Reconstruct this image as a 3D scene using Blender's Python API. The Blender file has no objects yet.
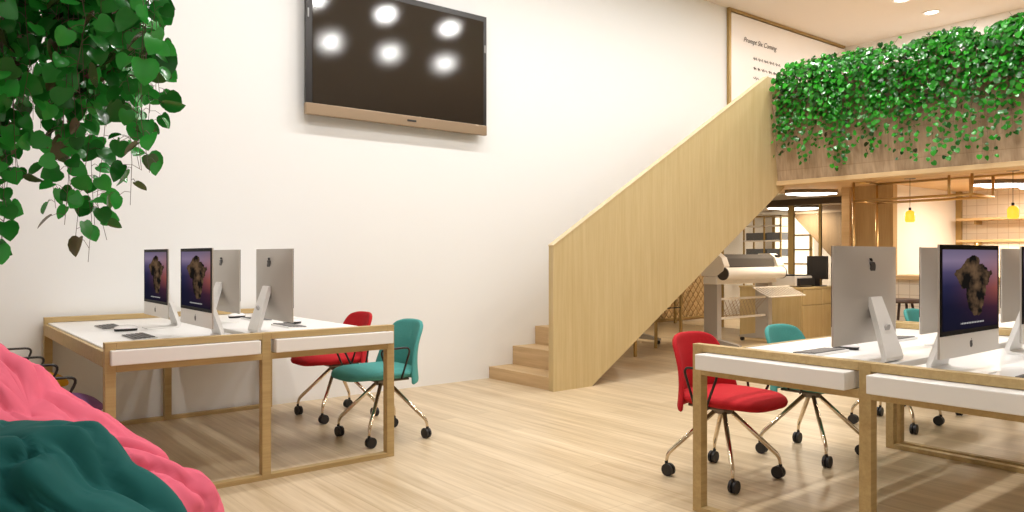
import bpy, bmesh, math, random
from mathutils import Vector, Matrix, noise
random.seed(7)
SC = bpy.context.scene
COL = SC.collection
PI = math.pi
F = 766.0; CAMH = 1.15; AZ = math.radians(51.3)

# ---------------------------------------------------------------- materials
MATS = {}
def nodes_of(name):
    m = bpy.data.materials.new(name); m.use_nodes = True
    nt = m.node_tree; b = nt.nodes['Principled BSDF']
    return m, nt, b
def mat(name, col, rough=.5, metal=0., spec=.5, emit=None, es=0., noise_amt=0., noise_scale=20., coat=0., bump=0.):
    if name in MATS: return MATS[name]
    m, nt, b = nodes_of(name)
    b.inputs['Base Color'].default_value = (*col, 1)
    b.inputs['Roughness'].default_value = rough
    b.inputs['Metallic'].default_value = metal
    b.inputs['Specular IOR Level'].default_value = spec
    b.inputs['Coat Weight'].default_value = coat
    if emit:
        b.inputs['Emission Color'].default_value = (*emit, 1); b.inputs['Emission Strength'].default_value = es
    if noise_amt or bump:
        tc = nt.nodes.new('ShaderNodeTexCoord'); n = nt.nodes.new('ShaderNodeTexNoise')
        n.inputs['Scale'].default_value = noise_scale; n.inputs['Detail'].default_value = 5
        nt.links.new(tc.outputs['Object'], n.inputs['Vector'])
        if noise_amt:
            mx = nt.nodes.new('ShaderNodeMix'); mx.data_type = 'RGBA'
            mx.inputs[6].default_value = (*[c*(1-noise_amt) for c in col], 1)
            mx.inputs[7].default_value = (*[min(1, c*(1+noise_amt)) for c in col], 1)
            nt.links.new(n.outputs['Fac'], mx.inputs[0]); nt.links.new(mx.outputs[2], b.inputs['Base Color'])
        if bump:
            bp = nt.nodes.new('ShaderNodeBump'); bp.inputs['Strength'].default_value = bump; bp.inputs['Distance'].default_value = .01
            nt.links.new(n.outputs['Fac'], bp.inputs['Height']); nt.links.new(bp.outputs['Normal'], b.inputs['Normal'])
    MATS[name] = m; return m

def wood(name, c1, c2, grain='z', rough=.45, scale=1., contrast=1., boards=None, board_dark=.8, spec=.4):
    """stretched-noise grain along one axis; boards=(axis, width) adds plank to plank variation"""
    if name in MATS: return MATS[name]
    m, nt, b = nodes_of(name); L = nt.links.new
    geo = nt.nodes.new('ShaderNodeNewGeometry')
    mp = nt.nodes.new('ShaderNodeMapping'); 
    s = {'x': (.6, 14, 14), 'y': (14, .6, 14), 'z': (14, 14, .6)}[grain]
    mp.inputs['Scale'].default_value = [v*scale for v in s]
    L(geo.outputs['Position'], mp.inputs['Vector'])
    n1 = nt.nodes.new('ShaderNodeTexNoise'); n1.inputs['Scale'].default_value = 1; n1.inputs['Detail'].default_value = 6; n1.inputs['Roughness'].default_value = .65
    L(mp.outputs['Vector'], n1.inputs['Vector'])
    n2 = nt.nodes.new('ShaderNodeTexNoise'); n2.inputs['Scale'].default_value = 4; n2.inputs['Detail'].default_value = 3
    L(mp.outputs['Vector'], n2.inputs['Vector'])
    ad = nt.nodes.new('ShaderNodeMath'); ad.operation = 'MULTIPLY_ADD'; ad.inputs[1].default_value = .35
    L(n2.outputs['Fac'], ad.inputs[0]); L(n1.outputs['Fac'], ad.inputs[2])
    fac = ad.outputs[0]
    rmp = nt.nodes.new('ShaderNodeMapRange')
    rmp.inputs[1].default_value = .675-.28/contrast; rmp.inputs[2].default_value = .675+.28/contrast
    L(fac, rmp.inputs[0])
    mx = nt.nodes.new('ShaderNodeMix'); mx.data_type = 'RGBA'
    mx.inputs[6].default_value = (*c1, 1); mx.inputs[7].default_value = (*c2, 1)
    L(rmp.outputs[0], mx.inputs[0]); out = mx.outputs[2]
    if boards:
        br = nt.nodes.new('ShaderNodeTexBrick')
        br.inputs['Scale'].default_value = 1; br.inputs['Brick Width'].default_value = boards[1]; br.inputs['Row Height'].default_value = boards[2]
        br.inputs['Mortar Size'].default_value = boards[3]; br.inputs['Mortar Smooth'].default_value = .2
        br.offset = .37; br.squash = 1
        br.inputs['Color1'].default_value = (board_dark, board_dark*.985, board_dark*.96, 1); br.inputs['Color2'].default_value = (1, 1, 1, 1); br.inputs['Mortar'].default_value = (.78, .74, .68, 1)
        sx = nt.nodes.new('ShaderNodeSeparateXYZ'); cx = nt.nodes.new('ShaderNodeCombineXYZ')
        L(geo.outputs['Position'], sx.inputs[0])
        a, c = boards[0]
        L(sx.outputs[a], cx.inputs[0]); L(sx.outputs[c], cx.inputs[1]); L(cx.outputs[0], br.inputs['Vector'])
        m2 = nt.nodes.new('ShaderNodeMix'); m2.data_type = 'RGBA'; m2.blend_type = 'MULTIPLY'; m2.inputs[0].default_value = 1
        L(out, m2.inputs[6]); L(br.outputs['Color'], m2.inputs[7]); out = m2.outputs[2]
    L(out, b.inputs['Base Color'])
    b.inputs['Roughness'].default_value = rough; b.inputs['Specular IOR Level'].default_value = spec
    MATS[name] = m; return m

WALL = mat('wall_paint', (.83, .835, .825), .9, spec=.2)
CEIL = mat('ceiling_paint', (.74, .70, .65), .9, spec=.2)
FLOORM = wood('floor_oak', (.50, .375, .225), (.73, .60, .42), 'y', .34, .8, 1.25, ((1, 0), 1.5, .155, .0025), .86, .35)
OAK = wood('panel_oak', (.50, .37, .175), (.60, .475, .255), 'z', .5, 1.3, 1.0)
OAKH = wood('step_oak', (.50, .34, .175), (.66, .48, .27), 'y', .5, 1.3, 1.0)
DESKW = wood('desk_wood', (.40, .275, .115), (.53, .385, .18), 'x', .5, 2.0, 1.0)
FASC = wood('fascia_boards', (.33, .225, .135), (.56, .41, .27), 'z', .65, .7, 1.3, ((1, 2), 60., .30, .004), .9)
TANW = wood('soffit_wood', (.60, .40, .20), (.74, .53, .29), 'y', .6, .8, 1.0)
WHITE = mat('white_laminate', (.86, .85, .83), .28, spec=.5)
ALU = mat('brushed_aluminium', (.50, .46, .415), .42, .55)
ALUL = mat('pale_aluminium', (.86, .84, .81), .35, .1)
BLACK = mat('black_plastic', (.012, .010, .010), .4)
GLASSB = mat('black_glass', (.006, .005, .005), .4, spec=.03)
RUBBER = mat('caster_rubber', (.012, .011, .012), .5)
CHAMP = mat('champagne_metal', (.72, .61, .46), .18, 1.)
BRASS = mat('brass_pipe', (.62, .42, .18), .3, .8)
GOLD = mat('gold_post', (.42, .29, .11), .4, .5)

# ---------------------------------------------------------------- mesh helpers
class MB:
    def __init__(s): s.bm = bmesh.new()
    def box(s, x0, y0, z0, x1, y1, z1, bev=0., seg=2, M=None):
        r = bmesh.ops.create_cube(s.bm, size=1.)
        T = Matrix.Translation(((x0+x1)/2, (y0+y1)/2, (z0+z1)/2)) @ Matrix.Diagonal((abs(x1-x0), abs(y1-y0), abs(z1-z0), 1))
        bmesh.ops.transform(s.bm, matrix=T, verts=r['verts'])
        if bev:
            e = list({e for v in r['verts'] for e in v.link_edges})
            q = bmesh.ops.bevel(s.bm, geom=e, offset=bev, segments=seg, affect='EDGES', profile=.5)
            vs = list({v for f in q['faces'] for v in f.verts} | {v for v in r['verts'] if v.is_valid})
        else: vs = r['verts']
        if M: bmesh.ops.transform(s.bm, matrix=M, verts=vs)
        return s
    def cyl(s, a, b, r, r2=None, n=16, cap=True):
        a = Vector(a); b = Vector(b); d = b-a
        q = bmesh.ops.create_cone(s.bm, cap_ends=cap, segments=n, radius1=r, radius2=r if r2 is None else r2, depth=d.length)
        M = Matrix.Translation((a+b)/2) @ d.to_track_quat('Z', 'Y').to_matrix().to_4x4()
        bmesh.ops.transform(s.bm, matrix=M, verts=q['verts']); return s
    def tube(s, pts, r, n=8, r2=None, close=False):
        pts = [Vector(p) for p in pts]; N = len(pts); rings = []
        up = None
        for i, p in enumerate(pts):
            t = (pts[(i+1) % N] - pts[i-1]) if close else (pts[min(i+1, N-1)] - pts[max(i-1, 0)])
            t.normalize()
            if up is None: up = t.orthogonal().normalized()
            up = (up - t*up.dot(t)).normalized(); w = t.cross(up)
            rr = r if r2 is None else r+(r2-r)*i/(N-1)
            rings.append([s.bm.verts.new(p + (up*math.cos(2*PI*k/n)+w*math.sin(2*PI*k/n))*rr) for k in range(n)])
        for i in range(N if close else N-1):
            A, B = rings[i], rings[(i+1) % N]
            for k in range(n): s.bm.faces.new((A[k], A[(k+1) % n], B[(k+1) % n], B[k]))
        if not close:
            s.bm.faces.new(rings[0][::-1]); s.bm.faces.new(rings[-1])
        return s
    def prism(s, poly, lo, hi, axis='y'):
        """poly of 2D points extruded along axis"""
        def P(u, v, w): return {'x': (w, u, v), 'y': (u, w, v), 'z': (u, v, w)}[axis]
        A = [s.bm.verts.new(P(u, v, lo)) for u, v in poly]; B = [s.bm.verts.new(P(u, v, hi)) for u, v in poly]
        s.bm.faces.new(A); s.bm.faces.new(B[::-1]); n = len(poly)
        for i in range(n): s.bm.faces.new((A[i], B[i], B[(i+1) % n], A[(i+1) % n]))
        return s
    def grid(s, fn, nu, nv, closeu=False):
        V = [[s.bm.verts.new(fn(i/(nu if closeu else nu-1), j/(nv-1))) for j in range(nv)] for i in range(nu)]
        for i in range(nu if closeu else nu-1):
            for j in range(nv-1):
                s.bm.faces.new((V[i][j], V[(i+1) % nu][j], V[(i+1) % nu][j+1], V[i][j+1]))
        return s
    def lathe(s, prof, c=(0, 0, 0), n=24):
        V = []
        for k in range(n):
            a = 2*PI*k/n
            V.append([s.bm.verts.new((c[0]+r*math.cos(a), c[1]+r*math.sin(a), c[2]+z)) for r, z in prof])
        for k in range(n):
            for j in range(len(prof)-1): s.bm.faces.new((V[k][j], V[(k+1) % n][j], V[(k+1) % n][j+1], V[k][j+1]))
        return s
    def build(s, name, m, parent=None, smooth=False, sub=0, solid=0., loc=None, weld=True, recalc=True):
        if weld: bmesh.ops.remove_doubles(s.bm, verts=s.bm.verts, dist=1e-5)
        if recalc: bmesh.ops.recalc_face_normals(s.bm, faces=s.bm.faces)
        me = bpy.data.meshes.new(name); s.bm.to_mesh(me); s.bm.free()
        me.materials.append(m)
        if smooth:
            for p in me.polygons: p.use_smooth = True
            if smooth != 'all':
                try: me.set_sharp_from_angle(angle=math.radians(38))
                except Exception: pass
        o = bpy.data.objects.new(name, me); COL.objects.link(o)
        if solid:
            d = o.modifiers.new('solid', 'SOLIDIFY'); d.thickness = solid; d.offset = 0
        if sub:
            d = o.modifiers.new('sub', 'SUBSURF'); d.levels = sub; d.render_levels = sub
        if parent: o.parent = parent
        if loc: o.location = loc
        return o

def tag(o, label=None, cat=None, group=None, kind=None):
    if label: o['label'] = label
    if cat: o['category'] = cat
    if group: o['group'] = group
    if kind: o['kind'] = kind
    return o
def thing(name, label, cat, loc=(0, 0, 0), rz=0., group=None):
    o = bpy.data.objects.new(name, None); COL.objects.link(o); o.empty_display_size = .1
    o.location = loc; o.rotation_euler = (0, 0, rz)
    return tag(o, label, cat, group)
def struct(name, mb, m, **k): return tag(mb.build(name, m, **k), kind='structure')
def copy_tree(o, parent=None):
    c = o.copy(); COL.objects.link(c); c.parent = parent
    for ch in list(o.children): copy_tree(ch, c)
    return c
def at(px, py, d):
    """point at depth d along the camera axis behind a pixel of the photo (layout aid only)"""
    l = (px-512)/F*d
    return (d*math.cos(AZ)+l*math.sin(AZ), d*math.sin(AZ)-l*math.cos(AZ), CAMH-(py-256)/F*d)

# ---------------------------------------------------------------- room shell
WY = 5.77; CZ = 4.24; BX = 10.94; MZ = 1.99
X0, Y0 = -3.2, -4.5
struct('floor', MB().box(X0, Y0, -.1, 14., 9.2, 0), FLOORM)
struct('ceiling', MB().box(X0, Y0, CZ, 11.1, 6., CZ+.12), CEIL)
w = MB().prism([(X0, 0), (6., 0), (6., .85), (7.4, 1.72), (7.55, MZ), (BX+.15, MZ), (BX+.15, CZ), (X0, CZ)], WY, WY+.15)
struct('wall_left', w, WALL)
struct('wall_back', MB().box(BX, Y0, 2.0, BX+.15, WY, CZ), WALL)
struct('wall_rear', MB().box(X0-.15, Y0, 0, X0, 6., CZ), WALL)
struct('wall_right', MB().box(X0, Y0-.15, 0, 11.1, Y0, CZ), WALL)
# mezzanine slab, whose underside is the ceiling of the low zone
MZ = 1.99
slab = MB().box(7.72, Y0, MZ, BX, 4.834, 2.22); slab.box(7.935, 4.834, MZ, BX, WY, 2.22)
struct('ceiling_mezzanine', slab, TANW)
struct('ceiling_workshop', MB().box(6., WY+.15, MZ, 14., 9.2, 2.1).box(BX+.15, 3.9, MZ, 14., WY+.15, 2.1), CEIL)
struct('wall_workshop', MB().box(5.85, WY+.15, 0, 6., 9.2, 2.1), WALL)
struct('wall_workshop_far', MB().box(6., 9.05, 0, 14., 9.2, 2.1), mat('pale_wall_far', (.80, .78, .76), .8))
struct('wall_workshop_end', MB().box(13.85, 3.9, 0, 14., 9.05, 2.1), mat('pale_wall', (.80, .78, .76), .8))

# the upper board on the wall above the stairs
t = thing('wall_board', 'tall white wall board with script heading and wooden edge strips above the stairs', 'board', (8.03, WY, 3.))
MB().box(.06, -.025, -.95, 2.85, 0, CZ-3.-.05, .002).build('panel', mat('board_white', (.92, .89, .86), .35), t)
MB().box(.015, -.04, -.95, .06, 0, CZ-3., .004).build('side_strip', GOLD, t)
MB().box(.06, -.04, CZ-3.-.035, 2.85, 0, CZ-3., .004).build('top_strip', GOLD, t)
def text(name, s, size, M, m, parent, ext=.001, shear=0.):
    cu = bpy.data.curves.new(name, 'FONT'); cu.body = s; cu.size = size; cu.extrude = ext; cu.shear = shear
    o = bpy.data.objects.new(name, cu); COL.objects.link(o)
    dg = bpy.context.evaluated_depsgraph_get()
    me = bpy.data.meshes.new_from_object(o.evaluated_get(dg)); bpy.data.objects.remove(o)
    me.transform(M); me.materials.clear(); me.materials.append(m)
    o = bpy.data.objects.new(name, me); COL.objects.link(o); o.parent = parent; return o
INK = mat('ink', (.09, .07, .06), .7)
text('heading', 'Prompt Six Coming', .092, Matrix.Translation((.33, -.028, .87)) @ Matrix.Rotation(PI/2, 4, 'X'), INK, t, .001, .35)
rnd = random.Random(3)
for k, (x0, x1) in enumerate(((.55, 1.05), (.55, 1.35), (.55, 1.0), (.55, .85))):
    m_ = MB(); x = x0; z = .685-.125*k
    while x < x1:
        wl = rnd.uniform(.05, .14)
        pts = [(x+wl*q/8, -.028, z+.016*math.sin(q*2.1+k)+.01*(q % 2)) for q in range(9)]
        m_.tube(pts, .0042, 4); x += wl+.035
    m_.build('script_line', mat('ink_grey', (.22, .20, .19), .7), t)

# ---------------------------------------------------------------- stairs
t = thing('staircase', 'straight oak staircase rising along the white wall behind its closed side panel', 'staircase', (4.345, 4.9, 0))
for k in range(12):
    x0 = .285*k; z1 = .109+.175*k; x1 = x0+.285
    sl = lambda x: max(0., (x-.435)*.631+.02)
    poly = [(x0, sl(x0)), (x0, z1), (x1, z1), (x1, sl(x1))]
    if sl(x0) == 0 and sl(x1) > 0: poly.append((.435-.02/.631, 0))
    MB().prism(poly, 0, WY-4.9-.002).build('step', OAKH, t)
pp = [(-.02, 0), (-.02, 1.238), (3.155, 3.13), (3.3, 3.13), (3.40, 2.3), (3.575, 1.985), (.435, 0)]
MB().prism(pp, -.062, -.002).build('side_panel', OAK, t)
CAP = wood('cap_oak', (.60, .47, .28), (.70, .57, .36), 'x', .5, 1.2)
MB().prism([(-.024, 1.236), (3.155, 3.131), (3.155, 3.139), (-.024, 1.244)], -.066, .002).build('panel_cap', CAP, t)

# ---------------------------------------------------------------- mezzanine parapet + planter
m_ = MB()
# face leans out a little towards the top, like the planter front in the photo
m_.prism([(7.70, 1.97), (7.90, 1.97), (7.90, 3.02), (7.60, 3.02), (7.60, 2.75), (7.65, 2.3)], Y0, 4.838, 'y')
par = m_.build('trim_parapet', FASC); tag(par, kind='structure')
struct('trim_parapet_lip', MB().box(7.66, Y0, 1.935, 7.95, 4.838, 1.985, .006), TANW)
# ---------------------------------------------------------------- leaves
def leaf_material(name, c1, c2, under, rough=.28, trans=.2):
    m, nt, b = nodes_of(name); L = nt.links.new
    g = nt.nodes.new('ShaderNodeNewGeometry')
    mx = nt.nodes.new('ShaderNodeMix'); mx.data_type = 'RGBA'; mx.inputs[6].default_value = (*c1, 1); mx.inputs[7].default_value = (*c2, 1)
    L(g.outputs['Random Per Island'], mx.inputs[0])
    m2 = nt.nodes.new('ShaderNodeMix'); m2.data_type = 'RGBA'; m2.inputs[7].default_value = (*under, 1)
    L(g.outputs['Backfacing'], m2.inputs[0]); L(mx.outputs[2], m2.inputs[6]); L(m2.outputs[2], b.inputs['Base Color'])
    b.inputs['Roughness'].default_value = rough; b.inputs['Specular IOR Level'].default_value = .5
    tr = nt.nodes.new('ShaderNodeBsdfTranslucent'); L(mx.outputs[2], tr.inputs['Color'])
    ms = nt.nodes.new('ShaderNodeMixShader'); ms.inputs[0].default_value = trans
    out = nt.nodes['Material Output']; L(b.outputs[0], ms.inputs[1]); L(tr.outputs[0], ms.inputs[2]); L(ms.outputs[0], out.inputs['Surface'])
    return m
LEAF = leaf_material('ivy_leaf', (.003, .055, .004), (.035, .36, .02), (.025, .03, .012), .22, .12)
LEAFP = leaf_material('pothos_leaf', (.008, .12, .012), (.045, .45, .06), (.085, .045, .035), .22, .2)
STEM = mat('vine_stem', (.10, .06, .04), .6)
POT = mat('clay_pot', (.62, .43, .30), .6, noise_amt=.1)
# heart outline, stem at origin, tip toward +x, up z
HEART = [(0, 0), (-.09, .22), (-.03, .42), (.18, .53), (.45, .52), (.72, .38), (.90, .17), (1.0, 0)]
def add_leaf(bm, p, tipdir, nrm, L, fold=.18, curl=.2, lobed=False):
    x = tipdir.normalized(); z = (nrm - x*nrm.dot(x))
    if z.length < 1e-3: z = x.orthogonal()
    z.normalize(); y = z.cross(x)
    def P(u, v):
        h = fold*abs(v) - curl*u*u*.6
        if lobed: pass
        return bm.verts.new(p + (x*u + y*v + z*h)*L)
    mid = [P(.0, 0), P(.35, 0), P(.7, 0)]; tip = P(1.0, 0)
    for s in (1, -1):
        e = [P(u, v*s) for u, v in HEART[1:-1]]
        fs = [(mid[0], e[0], e[1]), (mid[0], e[1], e[2]), (mid[0], e[2], mid[1]), (mid[1], e[2], e[3]), (mid[1], e[3], e[4], mid[2]), (mid[2], e[4], e[5]), (mid[2], e[5], tip)]
        for f in fs: bm.faces.new(f if s < 0 else f[::-1])
def rv(r): return Vector((r.uniform(-1, 1), r.uniform(-1, 1), r.uniform(-1, 1)))
def vine(r, bmL, bmS, pts, L, step, out, stem_r=.0025, skip=.0, jitter=.6, pet=.03):
    """pts: polyline of the stem; leaves hang from it on petioles"""
    bmS.tube(pts, stem_r, 5, stem_r*.5)
    acc = 0.; side = 1; n = 0
    tot = sum((pts[i+1]-pts[i]).length for i in range(len(pts)-1)); run = 0.
    for i in range(len(pts)-1):
        a, b = pts[i], pts[i+1]; d = (b-a).length
        while acc < d:
            p = a.lerp(b, acc/d); acc += step*r.uniform(.7, 1.3); side = -side
            f = (run+acc)/max(tot, .01)
            if r.random() < skip: continue
            lat = Vector((0, 0, 1)).cross(out).normalized()*side
            q = p + (lat*r.uniform(.3, 1.)+out*r.uniform(.1, 1.)+Vector((0, 0, r.uniform(-.5, .5))))*pet
            tipd = Vector((0, 0, -1))*r.uniform(.3, 1.2)+lat*r.uniform(.0, .9)+out*r.uniform(-.1, .6)+rv(r)*.35
            nr = out*r.uniform(.4, 1.2)+Vector((0, 0, r.uniform(.2, 1.1)))+rv(r)*jitter
            bmS.tube([p, (p+q)/2+Vector((0, 0, .006)), q], stem_r*.55, 4)
            add_leaf(bmL, q, tipd, nr, L*r.uniform(.7, 1.2)*(1.1-.35*f), r.uniform(.05, .35), r.uniform(0, .5))
        acc -= d; run += d
# ---------------------------------------------------------------- parapet ivies
pots = [4.42, 3.80, 3.10, 2.40, 1.70]
iv_labels = ['trailing green ivy on the parapet, hanging next to the stair panel',
             'trailing green ivy on the parapet, second clump out from the stair panel',
             'full trailing green ivy on the parapet, middle of the row, above the first pendant lamp',
             'bushy trailing ivy on the parapet, fourth clump out from the stair panel',
             'rightmost trailing ivy on the parapet, cut off by the right edge of the photo']
for i, yc in enumerate(pots):
    r = random.Random(40+i)
    t = thing('potted_ivy', iv_labels[i], 'plant', (7.76, yc, 3.02), 0, 'ivies along the mezzanine parapet')
    MB().lathe([(.0, 0), (.075, 0), (.10, .13), (.105, .15), (.09, .15), (.085, .12), (0, .12)], n=20).build('pot', POT, t, smooth=True)
    bl = bmesh.new(); bs = MB(); out = Vector((-1, 0, 0))
    nv = 34
    for k in range(nv):   # hanging strands over the front
        y = -.36+.72*(k+.5)/nv+r.uniform(-.02, .02)
        ln = r.uniform(.28, .66) if k % 3 else r.uniform(.68, 1.08)
        ln *= (1.0 if i else .95)
        x0 = -.17-r.uniform(0, .07)
        p0 = Vector((r.uniform(-.03, .03), y*.12, .13)); 
        top = Vector((-.10, y*.7, .15+r.uniform(0, .10)))
        pts = [p0, top, Vector((x0-.02, y, .06))]
        for q in range(1, 7):
            pts.append(Vector((x0-.02+r.uniform(-.012, .012)+(.0 if q < 3 else .02), y+r.uniform(-.02, .02), .06-ln*q/6)))
        vine(r, bl, bs, pts, .054, .036, out, .0018, .05, pet=.035)
    for k in range(26):   # bushy crown
        a = r.uniform(0, 2*PI); rad = r.uniform(.05, .30); h = r.uniform(.12, .24)
        e = Vector((math.cos(a)*rad*.6, math.sin(a)*rad*1.1, h))
        pts = [Vector((0, 0, .12)), Vector((e.x*.5, e.y*.5, h+.02)), e, e+Vector((math.cos(a)*.06, math.sin(a)*.08, -.08))]
        vine(r, bl, bs, pts, .062, .04, Vector((math.cos(a)-.5, math.sin(a), .2)).normalized(), .0022)
    for k in range(3):    # few upright shoots
        y = -.28+.22*k; h = r.uniform(.27, .33)
        pts = [Vector((0, y*.3, .12)), Vector((-.02, y*.8, h*.8)), Vector((-.03, y, h))]
        vine(r, bl, bs, pts, .055, .06, out, .002)
    mbl = MB(); mbl.bm.free(); mbl.bm = bl
    mbl.build('foliage', LEAF, t, smooth='all', weld=False, recalc=False)
    bs.build('stems', STEM, t, weld=False)

# ---------------------------------------------------------------- foreground hanging plant
cx, cy, _ = at(28, 0, 1.95)
t = thing('hanging_pothos', 'big green heart leaved plant trailing down at upper left in front of the white wall', 'plant', (cx, cy, 0))
MB().lathe([(0, 2.02), (.13, 2.03), (.20, 2.12), (.22, 2.26), (.20, 2.26), (.18, 2.14), (0, 2.10)], n=32).build('planter_bowl', POT, t, smooth=True)
m_ = MB()
for k in range(3):
    a = 2*PI*k/3; m_.tube([(.21*math.cos(a), .21*math.sin(a), 2.26), (0, 0, 2.85)], .003, 6)
m_.tube([(0, 0, 2.85), (0, 0, CZ)], .004, 6); m_.build('cord', STEM, t)
r = random.Random(11); bl = bmesh.new(); bs = MB()
# (photo column, photo row of the tip, depth)
strands = []
for k in range(46):
    px = r.uniform(-75, 155); 
    lim = 235 if 45 < px < 112 else 195 if 112 <= px < 150 else 95 if px >= 150 else 170 if px > 12 else 250
    strands.append((px, lim*r.uniform(.35, .98), r.uniform(1.68, 2.25)))
for k in range(46): strands.append((r.uniform(-75, 150), r.uniform(30, 125), r.uniform(1.65, 2.3)))
strands += [(18, 178, 1.9), (8, 165, 2.0), (14, 182, 1.75), (24, 150, 1.9), (2, 205, 1.8), (5, 240, 1.9), (88, 262, 1.85), (75, 238, 1.9), (102, 240, 1.95), (128, 205, 1.85), (142, 170, 1.8), (1, 258, 1.9), (-10, 240, 1.8), (95, 225, 2.05), (62, 225, 1.8), (154, 95, 1.8), (158, 60, 1.8), (145, 150, 1.9), (150, 100, 1.75)]
for px, py, d in strands:
    b = Vector(at(px, py, d)) - Vector((cx, cy, 0))
    hor = Vector((b.x, b.y, 0)); hn = hor.normalized() if hor.length > .02 else Vector((1, 0, 0))
    topz = 2.26
    p = [Vector((hn.x*.10, hn.y*.10, 2.20)), Vector((hn.x*.2, hn.y*.2, 2.33)), Vector((b.x*.75+hn.x*.05, b.y*.75+hn.y*.05, 2.2)), Vector((b.x, b.y, 2.0))]
    n = max(3, int((2.0-b.z)/.1))
    for q in range(1, n+1):
        p.append(Vector((b.x+r.uniform(-.012, .012), b.y+r.uniform(-.012, .012), 2.0-(2.0-b.z)*q/n)))
    tocam = Vector((-math.cos(AZ), -math.sin(AZ), 0))
    o_ = (tocam*.8+hn*.4+rv(r)*.5).normalized()
    vine(r, bl, bs, p, .056, .036, o_, .0013, .08, jitter=1.1, pet=.034)
mbl = MB(); mbl.bm.free(); mbl.bm = bl
mbl.build('foliage', LEAFP, t, smooth='all', weld=False, recalc=False)
bs.build('stems', STEM, t, weld=False)

# ---------------------------------------------------------------- television
tvs, nt_, b_ = nodes_of('tv_screen')
df = nt_.nodes.new('ShaderNodeBsdfDiffuse'); df.inputs[0].default_value = (.024, .018, .013, 1)
gl_ = nt_.nodes.new('ShaderNodeBsdfAnisotropic'); gl_.distribution = 'BECKMANN'; gl_.inputs['Roughness'].default_value = .115
mx_ = nt_.nodes.new('ShaderNodeMixShader'); mx_.inputs[0].default_value = .085
nt_.links.new(df.outputs[0], mx_.inputs[1]); nt_.links.new(gl_.outputs[0], mx_.inputs[2]); nt_.links.new(mx_.outputs[0], nt_.nodes['Material Output'].inputs['Surface'])
t = thing('television', 'large wall mounted flat television with black screen and tan lower bar', 'television', (3.362, WY, 2.262))
hw = .881
MB().box(-hw+.03, -.075, .03, hw-.03, -.012, 1.07, .01).build('back_housing', BLACK, t); MB().box(-.3, -.014, .35, .3, -.0005, .8, .002).build('wall_mount', BLACK, t)
MB().box(-hw, -.10, .088, hw, -.07, 1.095, .004).build('bezel', mat('tv_bezel', (.012, .009, .008), .3), t)
MB().box(-hw+.055, -.104, .094, hw-.04, -.0995, 1.045, 0).build('screen', tvs, t)
MB().box(-hw, -.105, 0, hw, -.06, .09, .005).build('lower_bar', mat('tv_bar', (.33, .24, .155), .35, .5), t)
MB().box(.03, -.1085, .04, .12, -.104, .057, .002).build('maker_badge', BLACK, t)
for sx in (-1, 1): MB().box(sx*(hw-.02)-.006, -.103, .76, sx*(hw-.02)+.006, -.0995, .83, .001).build('side_mark', mat('tv_mark', (.3, .3, .3), .4), t)

# ---------------------------------------------------------------- desks
def desk(name, label, loc, rz, W, D, cells=2, prot=(.03, 0.), group=None):
    """local: frames lie in planes y=0 and y=D, cells along x"""
    t = thing(name, label, 'desk', loc, rz, group)
    zt = .72; p = .046; c = W/cells
    ins = .02+prot[1]*.65
    tops = [(k*c+(.04 if k else ins), (k+1)*c-(.04 if k < cells-1 else ins)) for k in range(cells)]
    for a, b in tops:
        MB().box(a, -prot[0], zt-.068, b, D+prot[1]-.001, zt, .004).build('desktop', WHITE, t)
    for y, s in ((0, 0), (D-p, 1)):
        for k in range(cells+1):
            x = k*c-(p/2 if 0 < k < cells else (0 if k == 0 else p))
            MB().box(x, y, .0, x+p, y+p, .755, .002).build('post', DESKW, t)
            # rails between the posts
            if k < cells:
                x1 = (k+1)*c-(p/2 if k+1 < cells else p)
                MB().box(x+p, y, .722, x1, y+p, .755, .002).build('top_rail', DESKW, t)
                MB().box(x+p, y, .618, x1, y+p, .65, .002).build('under_rail', DESKW, t)
                MB().box(x+p, y, .0, x1, y+p, .026, .002).build('floor_rail', DESKW, t)
    for x in (-.001, W-.019):
        MB().box(x, p, .64, x+.02, D-p, .712, .002).build('side_rail', DESKW, t)
    return t
desk('bench_desk', 'white topped bench desk in a tan frame against the left wall under the television', (.73, 3.86, 0), 0, 1.495, 1.885)
g = 'white bench desks on the right'
desk('bench_desk', 'near white topped bench desk at right with its tan end frame facing the room', (2.80, .61, 0), PI/2, 1.58, 1.88, 2, (0., .075)) .location = (4.68, .61, 0)
desk('bench_desk', 'far white topped bench desk at right, beyond the near one', (6.61, .61, 0), PI/2, 1.58, 1.88, 2, (0., 0.))

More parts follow.
